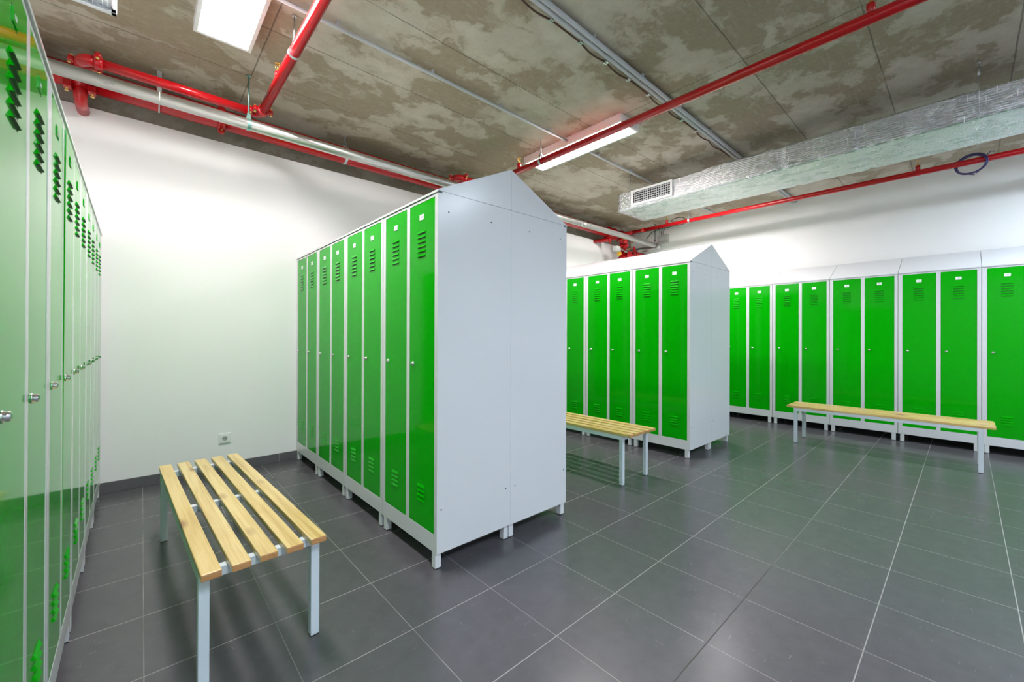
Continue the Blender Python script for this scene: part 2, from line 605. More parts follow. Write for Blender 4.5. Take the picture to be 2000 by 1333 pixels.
LZ = ZC - LH
make_lamp('bright white panel lamp nearest the left lockers, cut off by the top of the photo', M_EMIT_WARM, (0.365, 2.485, LZ))
make_lamp('bright white panel lamp above the aisle bench, crossed by a red pipe', M_EMIT_WARM, (3.105, 2.515, LZ))
make_lamp('panel lamp hidden above the foil wrapped duct over the back lockers', M_EMIT_WARM, (5.40, 2.50, LZ))
make_lamp('panel lamp on the ceiling behind the camera, over the left lockers', M_EMIT_NEAR, (0.365, -1.35, LZ))
make_lamp('panel lamp on the ceiling behind the camera, over the middle of the room', M_EMIT_COOL, (3.095, -1.35, LZ))
make_lamp('panel lamp on the ceiling behind the camera, over the back lockers', M_EMIT_COOL, (5.40, -1.35, LZ))

# ------------------------------------------------------------------ lockers
UW, UD = 0.600, 0.4726                      # unit width and depth
ZB, ZT, ZA = 0.079, 1.8295, 2.054           # underside, eave and ridge heights
DZ0, DZ1 = 0.165, 1.803                     # door bottom and top
DOORS = ((0.035, 0.289), (0.322, 0.571))    # left and right door, in local x


def door_mesh(w):
    """Pressed steel door: folded edge, six vents above and four below, each a small hood over a slot."""
    m = MB()
    h = DZ1 - DZ0
    m.box((0.0015, 0.0010, 0.0015), (w - 0.0015, 0.018, h - 0.0015), 0, 0.0012)
    cx = w / 2

    def vent(zc, dark):
        hw, top, out = 0.0375, 0.0090, 0.0056
        y0 = 0.0011
        a = [(cx - hw, y0, zc + top), (cx + hw, y0, zc + top), (cx + hw - 0.002, y0 - out, zc - 0.003), (cx - hw + 0.002, y0 - out, zc - 0.003)]
        m.quad([a[0], a[3], a[2], a[1]], 0)
        m.quad([a[0], (cx - hw, y0, zc - 0.004), a[3]], 0)
        m.quad([a[1], a[2], (cx + hw, y0, zc - 0.004)], 0)
        m.quad([a[3], (cx - hw, y0, zc - 0.004), (cx + hw, y0, zc - 0.004), a[2]], 1 if dark else 0)
        if dark:
            m.quad([(cx - hw, y0 - 0.0003, zc - 0.0085), (cx - hw, y0 - 0.0003, zc - 0.004), (cx + hw, y0 - 0.0003, zc - 0.004), (cx + hw, y0 - 0.0003, zc - 0.0085)][::-1], 1)
    for k in range(6):
        vent(1.651 - DZ0 - k * 0.0237, True)
    for k in range(4):
        vent(0.368 - DZ0 - k * 0.0237, False)
    return m


def make_locker(label, group):
    t = thing('locker', label, 'locker', (0, 0, 0), 0, group)
    b = MB()
    g = 0.0020
    w = UW
    # carcass behind the doors, and the front frame of stiles and rails
    b.box((g, 0.026, ZB), (w - g, UD - 0.0005, ZT - 0.003), 0)
    b.box((g, 0, ZB), (DOORS[0][0], 0.027, ZT - 0.013), 0, 0.0008)
    b.box((DOORS[0][1], 0.0006, DZ0 - 0.002), (DOORS[1][0], 0.027, DZ1 + 0.002), 0, 0.0008)
    b.box((DOORS[1][1], 0, ZB), (w - g, 0.027, ZT - 0.013), 0, 0.0008)
    b.box((DOORS[0][0] - 0.001, 0.0006, ZB + 0.0005), (DOORS[1][1] + 0.001, 0.027, DZ0), 0, 0.0008)
    b.box((DOORS[0][0] - 0.001, 0.0006, DZ1), (DOORS[1][1] + 0.001, 0.027, ZT - 0.013), 0, 0.0008)
    for x0, x1 in DOORS:                    # dark inside edge seen through the door gap
        b.quad([(x0, 0.0255, DZ0), (x1, 0.0255, DZ0), (x1, 0.0255, DZ1), (x0, 0.0255, DZ1)], 1)
    for sx, nx in ((g - 0.0004, -1), (w - g + 0.0004, 1)):   # punched holes in the side sheets
        for y, z in ((0.062, 1.733), (0.330, 1.733), (0.0245, 0.288), (0.438, 0.288)):
            ring = [(sx, y + 0.0042 * math.cos(a * math.pi / 5) * nx, z + 0.0042 * math.sin(a * math.pi / 5)) for a in range(10)]
            b.bm.faces.new([b.bm.verts.new(p) for p in ring]).material_index = 1
    obj('body', b, [M_GREY, M_DARK], t)
    r = MB()
    r.prism([(-0.004, ZT - 0.010), (0.002, ZT - 0.010), (0.002, ZT - 0.0015), (UD - 0.0008, ZT - 0.0015), (UD - 0.0008, ZA), (-0.004, ZT + 0.001)], g - 0.0004, w - g + 0.0004)
    obj('sloping_top', r, M_GREY, t)
    lg = MB()
    lg.box((-0.0165, -0.0165, 0.0035), (0.0165, 0.0165, ZB + 0.002), 0, 0.0015)
    lg.box((-0.0168, -0.0168, 0.0), (0.0168, 0.0168, 0.004), 1, 0.001)
    first = None
    for x, y in ((0.034, 0.0185), (w - 0.034, 0.0185), (0.034, UD - 0.020), (w - 0.034, UD - 0.020)):
        if first is None:
            first = obj('leg', lg, [M_GREY, M_RUBBER], t, (x, y, 0))
        else:
            o = first.copy()
            link(o, t)
            o.location = (x, y, 0)
    for x0, x1 in DOORS:
        d = obj('door', door_mesh(x1 - x0), [M_GREEN, M_SLOT], t, (x0, 0, DZ0))
        k = MB()                            # cam lock: round collar and barrel with a key slot
        k.lathe((0.040, 0.0015, 0.984 - DZ0), (0, -1, 0), [(0, 0.0118), (0.003, 0.0115), (0.0035, 0.0092), (0.011, 0.0088), (0.0128, 0.0070), (0.0129, 0.0010)], 18)
        k.box((0.0391, -0.0118, 0.984 - DZ0 - 0.0045), (0.0409, -0.0108, 0.984 - DZ0 + 0.0045), 1)
        obj('lock', k, [M_CHROME, M_DARK], d)
        cx = (x1 - x0) / 2
        pl = MB()                           # clip-in card holder with its white number card
        pl.box((cx - 0.0205, -0.0015, 1.7145 - DZ0), (cx + 0.0205, 0.0015, 1.7425 - DZ0), 0, 0.0008)
        for q in (-0.0075, -0.001, 0.0055):
            pl.box((cx + q - 0.0016, -0.0018, 1.7235 - DZ0), (cx + q + 0.0016, -0.0014, 1.7335 - DZ0), 1)
        for sx in (-1, 1):
            for z in (1.7125, 1.7445):
                pl.box((cx + sx * 0.0215 - 0.0014, 0.0003, z - DZ0 - 0.0014), (cx + sx * 0.0215 + 0.0014, 0.0012, z - DZ0 + 0.0014), 2)
        p = obj('number_plate', pl, [M_PLATE, M_INK, M_SLOT], d)
        p['label'] = 'white number plate'
        d['label'] = 'glossy green door'
    return t


EAST, WEST = -math.pi / 2, math.pi / 2      # rotation of units whose doors face -X, and +X
FIRST = [None]


def locker(loc, rz, label, group):
    if FIRST[0] is None:
        FIRST[0] = make_locker(label, group)
        FIRST[0].location = loc
        FIRST[0].rotation_euler = (0, 0, rz)
        return FIRST[0]
    return dup(FIRST[0], loc, rz, label, group)


X1, Y1 = 1.0507, 1.6931
X2, Y2 = 3.7443, 1.6965
X3, Y3 = 6.1219, -0.1061

# first island, doors towards the big bench (local x runs from far to near)
G = 'lockers of the first island, door side'
for k, lab in enumerate(('green locker at the near end of the first island, beside the big blank panel',
                         'green two-door locker second from the near end of the first island',
                         'green two-door locker second from the white wall in the first island',
                         'green two-door locker of the first island standing against the white wall')):
    locker((X1, Y1 + (k + 1) * UW, 0), EAST, lab, G)
# first island, back side (doors away from the camera)
G = 'lockers of the first island, far side'
for k, lab in enumerate(('locker turned away, its blank side the right half of the first island gable',
                         'locker turned away behind the first island, second from its near end',
                         'locker turned away behind the first island, third from its near end',
                         'locker turned away behind the first island, against the white wall')):
    locker((X1 + 2 * UD, Y1 + k * UW, 0), WEST, lab, G)
# second island
G = 'lockers of the second island, door side'
for k, lab in enumerate(('green two-door locker at the near end of the second island, beside its grey gable',
                         'green two-door locker second from the near end of the second island',
                         'green two-door locker in the second island, partly cut off by the first island',
                         'green locker of the second island hidden behind the first, against the white wall')):
    locker((X2, Y2 + (k + 1) * UW, 0), EAST, lab, G)
G = 'lockers of the second island, far side'
for k, lab in enumerate(('locker turned away, its side forming the second island gable, right half',
                         'locker turned away behind the second island, second from its near end',
                         'locker turned away behind the second island, third from its near end',
                         'locker turned away behind the second island, against the white wall')):
    locker((X2 + 2 * UD, Y2 + k * UW, 0), WEST, lab, G)
# row along the right wall
G = 'lockers along the right wall'
for k, lab in ((-1, 'green locker by the right wall, cut off by the right edge of the photo'),
               (0, 'green two-door locker behind the right end of the far bench'),
               (1, 'green two-door locker behind the middle of the far bench by the right wall'),
               (2, 'green two-door locker behind the left end of the far bench'),
               (3, 'green locker by the right wall, half hidden by the second island gable'),
               (4, 'locker by the right wall hidden behind the second island, third from the back corner'),
               (5, 'locker by the right wall hidden behind the second island, second from the back corner'),
               (6, 'locker by the right wall hidden behind the second island, in the back corner')):
    locker((X3, Y3 + (k + 1) * UW, 0), EAST, lab, G)
# row along the left wall, standing very slightly askew
G = 'lockers along the left wall'
SK = math.radians(0.61)
ajar = None
for k, lab in enumerate(('nearest green locker of the left row, cut off by the left edge of the photo',
                         'second nearest green locker of the left row, one door slightly sprung open',
                         'middle green locker of the left row along the wall',
                         'green locker of the left row, second from the white back wall',
                         'farthest green locker of the left row, against the white back wall')):
    y = 1.050 + k * UW
    o = locker((-0.1855 - (y - 1.65) * math.tan(SK), y, 0), WEST + SK, lab, G)
    if k == 1:
        ajar = o
    for d in o.children:                    # this row has empty green card holders
        for q in d.children:
            if q.name.startswith('number_plate'):
                q.data = q.data.copy()
                q.data.materials[0] = M_GREEN
                q['label'] = 'empty green card holder'
ad = [c for c in ajar.children if c.name.startswith('door')]
ad.sort(key=lambda c: c.location.x)
ad[1].rotation_euler = (math.radians(0.16), 0, 0)        # leans out of its frame at the top

# ------------------------------------------------------------------ benches
BW, BL, BH = 0.372, 1.465, 0.395


def make_bench(label):
    t = thing('bench', label, 'bench', (0, 0, 0), 0, 'slatted wooden benches')
    sw, st = 0.054, 0.0225
    gap = (BW - 5 * sw) / 4
    first = None
    for i in range(5):
        x = -BW / 2 + sw / 2 + i * (sw + gap)
        if first is None:
            first = obj('slat', MB().box((-sw / 2, -BL / 2, 0), (sw / 2, BL / 2, st), 0, 0.004, 2), M_WOOD, t, (x, 0, BH - st))
            o = first
        else:
            o = first.copy()
            link(o, t)
            o.location = (x, 0, BH - st)
        o.location.y = random.uniform(-0.004, 0.004)
    f = MB()
    ft, zt = 0.030, BH - st
    ye = BL / 2 - 0.066
    xe = BW / 2 - 0.002
    f.box((-xe, -ye, zt - ft), (-xe + ft, ye, zt), 0, 0.0015)
    f.box((xe - ft, -ye, zt - ft), (xe, ye, zt), 0, 0.0015)
    for y in (-ye, -ft / 2, ye - ft):
        f.box((-xe + ft, y, zt - ft), (xe - ft, y + ft, zt), 0, 0.0015)
    obj('frame', f, M_FRAME, t)
    lm = MB()
    lm.box((-ft / 2, -ft / 2, 0.003), (ft / 2, ft / 2, zt - ft), 0, 0.0015)
    lm.box((-ft / 2 + 0.0005, -ft / 2 + 0.0005, 0), (ft / 2 - 0.0005, ft / 2 - 0.0005, 0.0035), 1)
    first = None
    for sx in (-1, 1):
        for sy in (-1, 1):
            loc = (sx * (xe - ft / 2), sy * (ye - ft / 2), 0)
            if first is None:
                first = obj('leg', lm, [M_FRAME, M_RUBBER], t, loc)
            else:
                o = first.copy()
                link(o, t)
                o.location = loc
    return t


bench0 = make_bench('large slatted pine bench in the foreground by the left lockers')
bench0.location = (0.291, 2.298, 0)
bench0.rotation_euler = (0, 0, math.radians(2.45))
dup(bench0, (2.877, 1.667 + BL / 2, 0), 0.0, 'slatted pine bench between the two islands, far end hidden by the first one')
dup(bench0, (5.358, 0.565, 0), 0.0, 'slatted pine bench in front of the lockers along the right wall')


# ------------------------------------------------------------------ pipework
def bolt(parent, p, axis, s=0.011, l=0.03):
    m = MB()
    ax = Vector(axis).normalized()
    m.lathe(Vector(p) - ax * l / 2, ax, [(0, s * 0.6), (l, s * 0.6)], 10)
    m.lathe(Vector(p) - ax * l / 2, ax, [(-0.001, s), (0.007, s)], 6)
    m.lathe(Vector(p) + ax * (l / 2 - 0.007), ax, [(0, s), (0.008, s)], 6)
    return obj('bolt', m, M_BRASS, parent)


def coupling(parent, c, axis, r, pad, w=0.046):
    """grooved pipe coupling: two half shells round the pipe with a bolt pad on either side."""
    c, ax, pd = Vector(c), Vector(axis).normalized(), Vector(pad).normalized()
    m = MB()
    m.lathe(c - ax * w / 2, ax, [(0, r * 1.02), (0.003, r * 1.22), (w * 0.3, r * 1.32), (w * 0.7, r * 1.32), (w - 0.003, r * 1.22), (w, r * 1.02)], 22)
    th = ax.cross(pd).normalized()
    for s in (-1, 1):
        q = c + pd * s * (r * 1.32 + 0.008)
        m.sweep([q - th * 0.014, q + th * 0.014], w * 0.42, 12)
    o = obj('coupling', m, M_RED, parent)
    for s in (-1, 1):
        bolt(o, c + pd * s * (r * 1.32 + 0.012), th, 0.0085, 0.052)
    return o


def sprinkler(parent, p, r):
    """upright sprinkler head on a short red riser."""
    p = Vector(p)
    m = MB()
    m.lathe(p, (0, 0, 1), [(r * 0.6, 0.019), (r + 0.042, 0.019), (r + 0.046, 0.016)], 16)
    o = obj('riser', m, M_RED, parent)
    h = MB()
    z = p + Vector((0, 0, r + 0.044))
    h.lathe(z, (0, 0, 1), [(0, 0.0125), (0.010, 0.0125), (0.012, 0.008), (0.018, 0.008)], 8)
    for s in (-1, 1):
        h.sweep([z + Vector((s * 0.008, 0, 0.014)), z + Vector((s * 0.015, 0, 0.026)), z + Vector((s * 0.012, 0, 0.040)), z + Vector((0, 0, 0.050))], 0.0028, 8)
    h.lathe(z, (0, 0, 1), [(0.016, 0.004), (0.046, 0.004)], 8)
    h.lathe(z, (0, 0, 1), [(0.050, 0.004), (0.0505, 0.019), (0.053, 0.019), (0.0535, 0.004)], 14)
    s = obj('sprinkler_head', h, M_BRASS, o)
    return o


def hanger(parent, p, r, axis, mat=None, rod=0.0045):
    """threaded rod from the ceiling down to a strap loop round the pipe."""
    p, ax = Vector(p), Vector(axis).normalized()
    sd = ax.cross(Vector((0, 0, 1))).normalized()
    m = MB()
    m.lathe((p.x, p.y, ZC - 0.005), (0, 0, 1), [(0, 0.012), (0.0048, 0.015)], 10)
    m.cyl((p.x, p.y, p.z + r + 0.045), (p.x, p.y, ZC - 0.003), rod, 8)
    m.lathe((p.x, p.y, p.z + r + 0.036), (0, 0, 1), [(0, 0.009), (0.014, 0.009)], 6)
    n = 26
    loop = []
    for i in range(n + 1):
        a = 2 * math.pi * i / n - math.pi / 2
        loop.append((sd * math.cos(a), math.sin(a)))
    inner = r + 0.0006
    outer = r + 0.0036
    w = 0.011
    rings = []
    for d, s in loop[:-1]:
        st = 0.036 if s > 0.93 else 0.0
        row = []
        for rr, off in ((inner, -w), (outer, -w), (outer, w), (inner, w)):
            row.append(m.bm.verts.new(p + d * rr + Vector((0, 0, s * rr + (st if rr == outer else st * 0.9))) + ax * off))
        rings.append(row)
    fs = []
    for i in range(n):
        a, b = rings[i], rings[(i + 1) % n]
        for j in range(4):
            fs.append(m.bm.faces.new([a[j], b[j], b[(j + 1) % 4], a[(j + 1) % 4]]))
    bmesh.ops.recalc_face_normals(m.bm, faces=fs)
    return obj('hanger', m, mat or M_ZINC, parent)


RZ, RR = 2.785, 0.0300                      # branch height and radius
MY, MZ, MR = 3.915, 2.822, 0.075            # the big main along the back wall
GY, GZ, GR = 3.468, 2.648, 0.0385           # galvanised conduit

# the main
main = thing('fire_main_pipe', 'thick red fire main running along the top of the white back wall', 'pipe', (0, 0, 0))
obj('pipe', MB().cyl((XL, MY, MZ), (5.62, MY, MZ), MR, 32), M_RED, main)
coupling(main, (0.455, MY, MZ), (1, 0, 0), MR, (0, -0.25, -1), 0.05)
coupling(main, (3.62, MY, MZ), (1, 0, 0), MR, (0, -0.25, -1), 0.05)
for x in (1.412,):
    hanger(main, (x, MY, MZ), MR, (1, 0, 0), None, 0.006)
hanger(main, (3.316, MY, MZ), MR, (1, 0, 0), None, 0.006)
st = MB()
st.box((0.074, MY - MR - 0.006, MZ - 0.02), (0.100, MY - MR - 0.003, ZC))
st.sweep([(0.087, MY + math.cos(a) * (MR + 0.003), MZ + math.sin(a) * (MR + 0.003)) for a in [math.pi * (1 + i / 12) for i in range(13)]], 0.004, 8)
st.box((0.074, MY + MR + 0.001, MZ - 0.02), (0.100, MY + MR + 0.004, ZC))
obj('strap_hanger', st, M_PVC, main)['label'] = 'flat pale steel strap'
# outlet of the main through the white wall, with its saddle clamp
sd = MB()
sd.lathe((-0.345, MY, MZ), (1, 0, 0), [(0, MR * 1.03), (0.004, MR * 1.18), (0.076, MR * 1.18), (0.08, MR * 1.03)], 26)
for s in (-1, 1):
    sd.box((-0.305 + s * 0.055 - 0.02, MY - 0.075, MZ - MR - 0.030), (-0.305 + s * 0.055 + 0.02, MY - 0.012, MZ - MR + 0.012), 0, 0.006, 2)
sdl = obj('saddle_clamp', sd, M_RED, main)
for s in (-1, 1):
    bolt(sdl, (-0.305 + s * 0.058, MY - 0.045, MZ - MR - 0.022), (0, 0, 1), 0.011, 0.055)
ob = MB()
ob.sweep([(-0.305, MY - 0.02, MZ - MR * 0.6)] + [(-0.305, MY - 0.02 + 0.06 * (1 - math.cos(a)), MZ - MR * 0.6 - 0.055 - 0.045 * math.sin(a)) for a in (0, 0.4, 0.8, 1.2, 1.57)] + [(-0.305, YB + 0.012, MZ - MR * 0.6 - 0.100)], 0.033, 18)
obj('wall_outlet', ob, M_RED, main)


def branch(label, x, y_end, x_drop, riser_y, hang_y, side):
    """branch along Y that turns by an elbow along X and back to the main."""
    t = thing('sprinkler_pipe', label, 'pipe', (0, 0, 0), 0, 'red sprinkler branch pipes')
    R = 0.055
    yh = 3.545
    obj('pipe', MB().sweep([(x, y_end, RZ), (x, yh - R - 0.03, RZ)], RR, 24), M_RED, t)
    e = MB()
    e.sweep(arc((x, yh, RZ), (0, -1, 0), (side, 0, 0), R), RR * 1.12, 20)
    obj('elbow', e, M_RED, t)
    coupling(t, (x, yh - R - 0.018, RZ), (0, 1, 0), RR, (1, 0, 0.0), 0.040)
    coupling(t, (x + side * (R + 0.018), yh, RZ), (1, 0, 0), RR, (0, 1, 0.15), 0.040)
    obj('cross_pipe', MB().cyl((x + side * R, yh, RZ), (x_drop - side * R, yh, RZ), RR, 24), M_RED, t)
    e = MB()
    e.sweep(arc((x_drop, yh, RZ), (-side, 0, 0), (0, 1, 0), R), RR * 1.14, 20)
    obj('elbow', e, M_RED, t)
    coupling(t, (x_drop - side * (R + 0.018), yh, RZ), (1, 0, 0), RR, (0, 1, -0.5), 0.042)
    coupling(t, (x_drop, yh + R + 0.018, RZ), (0, 1, 0), RR, (1, 0, -0.2), 0.042)
    obj('feed_pipe', MB().cyl((x_drop, yh + R, RZ), (x_drop, MY - MR * 0.86, RZ), RR, 20), M_RED, t)
    for y in riser_y:
        sprinkler(t, (x, y, RZ), RR)
    for y in hang_y:
        hanger(t, (x, y, RZ), RR, (0, 1, 0))
    return t


branch('red sprinkler pipe beside the left panel lamp, turning along the back wall', 0.658, YF + 0.4, -0.275, (3.03,), (2.64, -0.4), -1)
branch('long red sprinkler pipe crossing below the middle panel lamp', 2.80, YF + 0.4, 2.44, (3.0, 0.33), (2.70, -0.6), -1)

# the branch along the right wall
rp = thing('sprinkler_pipe', 'red sprinkler pipe below the foil duct along the right wall', 'pipe', (0, 0, 0), 0, 'red sprinkler branch pipes')
RPX, RPZ = 5.93, 2.826
obj('pipe', MB().cyl((RPX, YF + 0.4, RPZ), (RPX, 3.62, RPZ), 0.0285, 24), M_RED, rp)
for y in (3.05, 0.33):
    sprinkler(rp, (RPX, y, RPZ), 0.0285)
for y in (2.71, -0.9):
    hanger(rp, (RPX, y, RPZ), 0.0285, (0, 1, 0))
coupling(rp, (RPX, 3.44, RPZ), (0, 1, 0), 0.0285, (1, 0, 0.1), 0.042)

# valve set in the back corner
vs = thing('valve_set', 'cluster of red fire valves and fittings in the back corner', 'valve', (5.9, 3.85, 2.6))
V0 = Vector((5.9, 3.85, 2.6))


def vpart(name, mb, mat, label=None):
    o = obj(name, mb, mat, vs, -V0)
    if label:
        o['label'] = label
    return o


hd = MB()
hd.sweep([(5.621, MY, MZ), (6.05, MY, MZ)], MR * 0.98, 28)
hd.sweep([(5.93, 3.64, RPZ), (5.93, 3.86, RPZ)], 0.0285, 18)
vpart('header', hd, M_RED)
for x in (5.64, 5.80, 6.02):
    o = coupling(vs, (x - V0.x, MY - V0.y, MZ - V0.z), (1, 0, 0), MR * 0.98, (0, -1, -0.4), 0.05)
dr = MB()
dr.sweep([(5.98, 3.84, 2.83), (5.98, 3.84, 2.36)], 0.045, 22)
dr.lathe((5.98, 3.84, 2.62), (0, 0, 1), [(0, 0.05), (0.01, 0.085), (0.03, 0.085), (0.04, 0.062), (0.10, 0.062), (0.11, 0.085), (0.13, 0.085), (0.14, 0.05)], 22)
vpart('riser', dr, M_RED)
bd = MB()
bd.lathe((5.98, 3.84, 2.42), (0, 0, 1), [(0, 0.06), (0.012, 0.092), (0.032, 0.092), (0.045, 0.07), (0.10, 0.075), (0.12, 0.060)], 22)
bd.lathe((5.98, 3.84, 2.47), (0, -1, 0), [(0, 0.05), (0.11, 0.05), (0.112, 0.068), (0.128, 0.068), (0.130, 0.03)], 20)
vpart('valve_body', bd, M_RED)
hw = MB()
hw.sweep([(6.14 + 0.075 * 0.45 * math.sin(a), 3.72 + 0.075 * 0.9 * math.cos(a) * 0.4, 2.56 + 0.075 * math.cos(a)) for a in [2 * math.pi * i / 24 for i in range(25)]], 0.009, 8)
hw.cyl((6.14, 3.72, 2.56), (6.04, 3.82, 2.54), 0.012, 10)
for a in (0, 2.09, 4.19):
    hw.cyl((6.14, 3.72, 2.56), (6.14 + 0.034 * math.sin(a), 3.72 + 0.027 * math.cos(a), 2.56 + 0.075 * math.cos(a)), 0.006, 8)
vpart('handwheel', hw, M_RED)
for x, z in ((6.10, 2.86), (6.12, 2.78), (5.90, 2.68), (5.88, 2.58)):
    e = MB()
    e.lathe((x, 3.80, z), (0, -1, 0.2), [(0, 0.03), (0.03, 0.036), (0.07, 0.036), (0.075, 0.02)], 16)
    vpart('fitting', e, M_RED)
for i, (x, z) in enumerate(((5.86, 2.72), (6.04, 2.86), (6.10, 2.70), (5.92, 2.52), (6.05, 2.60))):
    o = bolt(vs, (x - V0.x, 3.76 - V0.y, z - V0.z), (0, -1, 0.1), 0.012, 0.05)
sp = MB()
sp.sweep([(5.52, YB + 0.01, 2.695), (5.66, 3.86, 2.700)], 0.030, 18)
vpart('wall_branch', sp, M_RED)
coupling(vs, (5.645 - V0.x, 3.885 - V0.y, 2.70 - V0.z), (0.5, -0.87, 0), 0.030, (0, 0.2, 1), 0.04)
lo = MB()
lo.sweep([(6.02, 3.84, 2.47), (6.30, 3.80, 2.55), (XR, 3.80, 2.55)], 0.040, 18)
vpart('drain_pipe', lo, M_RED)
bx = MB()
bx.box((5.70, 3.78, 2.52), (5.80, 3.86, 2.60), 0, 0.008, 2)
vpart('switch_box', bx, M_WHITEP, 'white plastic switch box')
yl = MB()
yl.lathe((5.80, 3.83, 2.485), (0, -1, 0), [(0, 0.03), (0.02, 0.034), (0.05, 0.030), (0.055, 0.01)], 14)
vpart('pressure_switch', yl, M_YELLOW, 'yellow round switch')
gr = MB()
gr.sweep([(5.80, 3.77, 2.56), (5.90, 3.74, 2.515), (6.00, 3.73, 2.51), (6.10, 3.75, 2.555)], 0.008, 8)
vpart('hose', gr, M_GREYP)

# galvanised pipe hung in front of the main
gv = thing('galvanised_pipe', 'galvanised steel pipe hung in front of the thick red main', 'pipe', (0, 0, 0))
g = MB()
g.sweep([(XL, GY, GZ), (6.40, GY, GZ)], GR, 30)
obj('pipe', g, M_GALV, gv)
g = MB()
g.sweep([(6.38, GY, GZ - 0.002)] + arc((6.50, GY, GZ - 0.002), (-1, 0, 0), (0, 1, 0), 0.08) + [(6.50, YB, GZ - 0.002)], GR * 1.06, 24)
obj('elbow', g, M_GALV, gv)
for x in (2.62, 4.36):
    obj('sleeve', MB().lathe((x, GY, GZ), (1, 0, 0), [(0, GR), (0.002, GR * 1.06), (0.10, GR * 1.06), (0.102, GR)], 26), M_GALV, gv)
rg = MB()
rg.lathe((0.075, GY, GZ), (1, 0, 0), [(0, GR * 1.005), (0.003, GR * 1.012), (0.006, GR * 1.005)], 26)
obj('joint', rg, M_GREYP, gv)
for x in (0.567, 6.337):
    hanger(gv, (x, GY, GZ), GR, (1, 0, 0), M_TEAL if x < 1 else M_BLACK, 0.0055)

# ------------------------------------------------------------------ conduits on the ceiling
def conduit(label, x0, x1, ys, z, r, clips, breaks=()):
    t = thing('cable_conduit', label, 'conduit', (0, 0, 0), 0, 'grey conduits clipped to the ceiling')
    spans = []
    a = x0
    for b0, b1 in breaks:
        spans.append((a, b0))
        a = b1
    spans.append((a, x1))
    for y in ys:
        for s0, s1 in spans:
            obj('tube', MB().cyl((s0, y, z), (s1, y, z), r, 14), M_PVC, t)
    for x in clips:
        c = MB()
        for y in ys:
            c.box((x - 0.010, y - r - 0.003, z - r * 0.3), (x + 0.010, y + r + 0.003, ZC), 0, 0.002)
        obj('clip', c, M_PVC, t)
    return t


lx = LW / 2
conduit('single grey conduit on the ceiling leading through the middle panel lamp', 0.0, XR, (2.515,), 2.968, 0.0120,
        (0.21, 0.86, 1.51, 2.14, 2.72, 3.45, 4.05), ((3.105 - lx + 0.003, 3.105 + lx - 0.003),))
conduit('double grey conduit on the ceiling running beside the brown cable', 0.3, XR, (1.553, 1.588), 2.976, 0.0145,
        (0.9, 1.5, 2.075, 2.64, 3.21, 3.8, 4.4, 5.0))
cb = thing('ceiling_cable', 'thin brown cable sagging between clips beside the double conduit', 'cable', (0, 0, 0))
xs = [0.95 + 0.275 * i for i in range(14)]
pts = []
for i in range(len(xs) - 1):
    for j in range(6):
        f = j / 6
        pts.append((xs[i] + (xs[i + 1] - xs[i]) * f, 1.632 + 0.012 * math.sin(math.pi * f) * (1 if i % 3 else -0.6), 2.985 - 0.007 * math.sin(math.pi * f)))
obj('wire', MB().sweep(pts, 0.0055, 8), M_CABLE, cb)
for x in xs[1:11]:
    c = MB()
    c.box((x - 0.014, 1.616, 2.978), (x + 0.014, 1.648, 2.982), 0, 0.001)
    c.box((x - 0.012, 1.618, 2.982), (x - 0.007, 1.646, ZC))
    c.box((x + 0.007, 1.618, 2.982), (x + 0.012, 1.646, ZC))
    c.lathe((x, 1.632, 2.972), (0, 0, 1), [(0, 0.005), (0.006, 0.005)], 8)
    obj('clip', c, M_ZINC, cb)

# ------------------------------------------------------------------ ducts
def duct_body(x0, x1, z0, z1, ys, seed, rad=0.022, amp=0.0045):
    """foil-wrapped rectangular duct: rounded cross section swept along Y with uneven, puffed insulation."""
    m = MB()
    prof = []
    nx, nz = 14, 6
    w, h = x1 - x0, z1 - z0
    per = []
    for cx, cz, a0 in ((w / 2 - rad, h / 2 - rad, 0), (-w / 2 + rad, h / 2 - rad, 90), (-w / 2 + rad, -h / 2 + rad, 180), (w / 2 - rad, -h / 2 + rad, 270)):
        for i in range(5):
            a = math.radians(a0 + 90 * i / 4)
            per.append((cx + rad * math.cos(a), cz + rad * math.sin(a)))
    dense = []
    for i in range(len(per)):
        a, b = Vector(per[i]), Vector(per[(i + 1) % len(per)])
        n = max(1, int((b - a).length / 0.035))
        for j in range(n):
            dense.append(a + (b - a) * j / n)
    rings = []
    for y, grow in ys:
        ring = []
        for q in dense:
            p = Vector((q.x, y, q.y))
            d = Vector((q.x / w, 0, q.y / h)).normalized()
            s = noise.noise(Vector((p.x * 5 + seed, y * 3.2, p.z * 5))) * amp + noise.noise(Vector((p.x * 14, y * 9 + seed, p.z * 14))) * amp * 0.45
            ring.append(m.bm.verts.new(Vector(((x0 + x1) / 2, 0, (z0 + z1) / 2)) + p + d * (grow + s)))
        rings.append(ring)
    fs = []
    n = len(dense)
    for i in range(len(rings) - 1):
        for j in range(n):
            fs.append(m.bm.faces.new([rings[i][j], rings[i][(j + 1) % n], rings[i + 1][(j + 1) % n], rings[i + 1][j]]))
    m._mark(fs, 0, True)
    fs += [m.bm.faces.new(rings[0]), m.bm.faces.new(rings[-1])]
    bmesh.ops.recalc_face_normals(m.bm, faces=fs)
    return m


